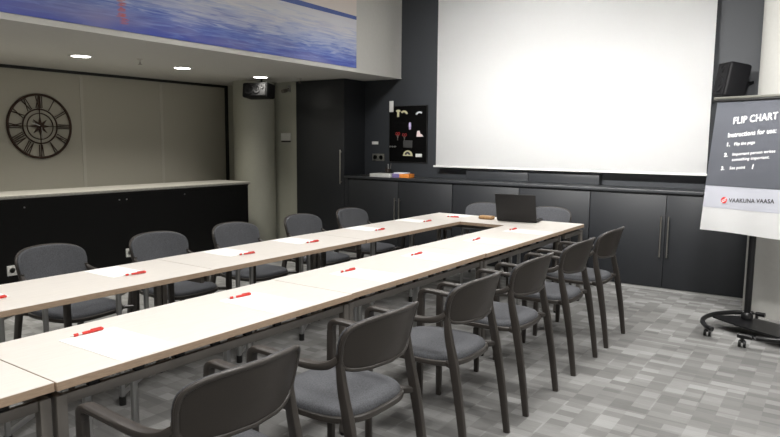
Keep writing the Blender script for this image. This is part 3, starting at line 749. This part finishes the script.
q = B(); box(q, (-.045, FH-.018, -.03), (FW+.045, FH+.004, .016), .005); fp('clamp_bar', q, mat('clamp_grey', (.16, .16, .14), .4, metal=.4))
q = B(); cyl(q, (-.05, FH-.03, .012), (FW+.05, FH-.03, .012), .009, 12); fp('clamp_rod', q, blackp)
def text(s, x, y, size, m, par, rot=0, bold=0, shear=0, z=.0115, align='LEFT', sx=1, name='lettering'):
    cu = bpy.data.curves.new('txt', 'FONT'); cu.body = s; cu.size = size; cu.offset = bold; cu.shear = shear; cu.extrude = .0005; cu.align_x = align; cu.space_character = 1.06; cu.resolution_u = 3
    o = bpy.data.objects.new('txt', cu); sc.collection.objects.link(o); bpy.context.view_layer.update()
    me = o.evaluated_get(bpy.context.evaluated_depsgraph_get()).to_mesh(); bm = bmesh.new(); bm.from_mesh(me)
    bpy.data.objects.remove(o); bpy.data.curves.remove(cu)
    bmesh.ops.transform(bm, matrix=Matrix.Translation((x, y, z)) @ Matrix.Rotation(rot, 4, 'Z') @ Matrix.Diagonal((sx, 1, 1, 1)), verts=bm.verts)
    # follow the gentle curl of the sheet
    for v in bm.verts:
        a = (v.co.x+.012)/(FW+.024); d = 1-v.co.y/FH
        v.co.z += .004*math.sin(a*9+v.co.y*3)*(.3+d)+.010*d*math.sin(a*PI)-.004
    return fp(name, bm, m, par, False)
R5 = math.radians(5.4)
text('FLIP CHART', .150, .892, .080, inkw, s2, R5, .0008, .05, sx=.80)
text('Instructions for use:', .122, .782, .054, inkw, s2, R5, .0006, .1, sx=.83)
text('1.', .120, .708, .042, inkw, s2, R5, .0014, .1)
text('Flip the page', .186, .716, .035, inkw, s2, R5, .0003, .12, sx=.9)
text('2.', .115, .622, .042, inkw, s2, R5, .0014, .1)
text('Important person writes', .184, .632, .033, inkw, s2, R5, .0003, .12, sx=.98)
text('something important.', .186, .588, .033, inkw, s2, R5, .0003, .12, sx=1.0)
text('3.', .104, .510, .042, inkw, s2, R5, .0014, .1)
text('See point', .176, .518, .035, inkw, s2, R5, .0003, .12, sx=.92)
text('1', .355, .530, .048, inkw, s2, R5, .0014, .2)
R3 = math.radians(3.2)
text('VAAKUNA VAASA', .212, .250, .046, ink, s1, R3, .0006, 0, z=.009, sx=.93)
q = B(); lathe(q, [(0, 0), (.026, 0), (.026, .0012), (0, .0012)], 28, Matrix.Translation((.170, .263, .0105))); lg = fp('emblem', q, logo_red, s1)
q = B()
for off in (-.008, .006): sweep(q, [(.152, .252+off, .0120), (.170, .262+off, .0120), (.188, .276+off, .0120)], (.0004, .0028), 6, 4, (0, 0, 1))
fp('emblem_stripe', q, inkw, lg)
# post
q = B(); pz = Vector((0, 0, 0))
cyl(q, (0, 0, .06), (0, 0, 1.0), .026, 20); lathe(q, [(.026, .10), (.045, .10), (.045, .13), (.030, .15), (.026, .15)], 20)
obj('post', q, blackmet, t)
q = B(); A = Mb @ Vector((.36, .15, -.036)) - base; C_ = Mb @ Vector((.36, .95, -.036)) - base
cyl(q, (0, 0, .80), (0, 0, .98), .032, 20)
sweep(q, [(0, 0, .93), tuple(Vector((A.x, A.y, .93)))], (.02, .02), 8, 4); box(q, (.31, .12, -.055), (.41, .95, -.035), .004, mat=Mi); obj('bracket', q, blackmet, t)
# base: a curved tube on the left, a straight arm on the near side, flat plate across, four casters
def W(x, y, z): return (x-base.x, y-base.y, z)
q = B(); p_ = spline([W(3.14, .02, .095), W(3.03, .03, .095), W(2.91, -.03, .095), W(2.80, -.17, .095), W(2.745, -.34, .095), W(2.75, -.50, .095), W(2.80, -.62, .090), W(2.845, -.66, .085)], 6)
sweep(q, p_, (.019, .019), 12); obj('base_tube', q, blackmet, t)
q = B(); p_ = spline([W(3.03, -.75, .095), W(3.15, -.76, .095), W(3.32, -.72, .095), W(3.46, -.60, .095), W(3.52, -.42, .095), W(3.50, -.25, .095)], 6); sweep(q, p_, (.019, .019), 12); obj('base_tube', q, blackmet, t)
q = B(); prism(q, [(2.79-base.x, -.27-base.y), (2.83-base.x, -.20-base.y), (2.98-base.x, -.12-base.y), (3.1-base.x, -.14-base.y), (3.50-base.x, -.34-base.y), (3.50-base.x, -.58-base.y), (3.28-base.x, -.62-base.y), (3.02-base.x, -.46-base.y)], .082, .094); obj('base_plate', q, blackmet, t)
def caster(x, y):
    q = B(); cyl(q, W(x, y, .085), W(x, y, .05), .012, 10)
    for s in (-1, 1): cyl(q, W(x+s*.008, y, .026), W(x+s*.026, y, .026), .026, 20)
    box(q, W(x-.02, y-.012, .035), W(x+.02, y+.012, .058), .004); obj('caster', q, blackp, t)
for x, y in ((2.80, -.56), (3.06, -.72), (3.08, .02), (3.49, -.36)): caster(x, y)
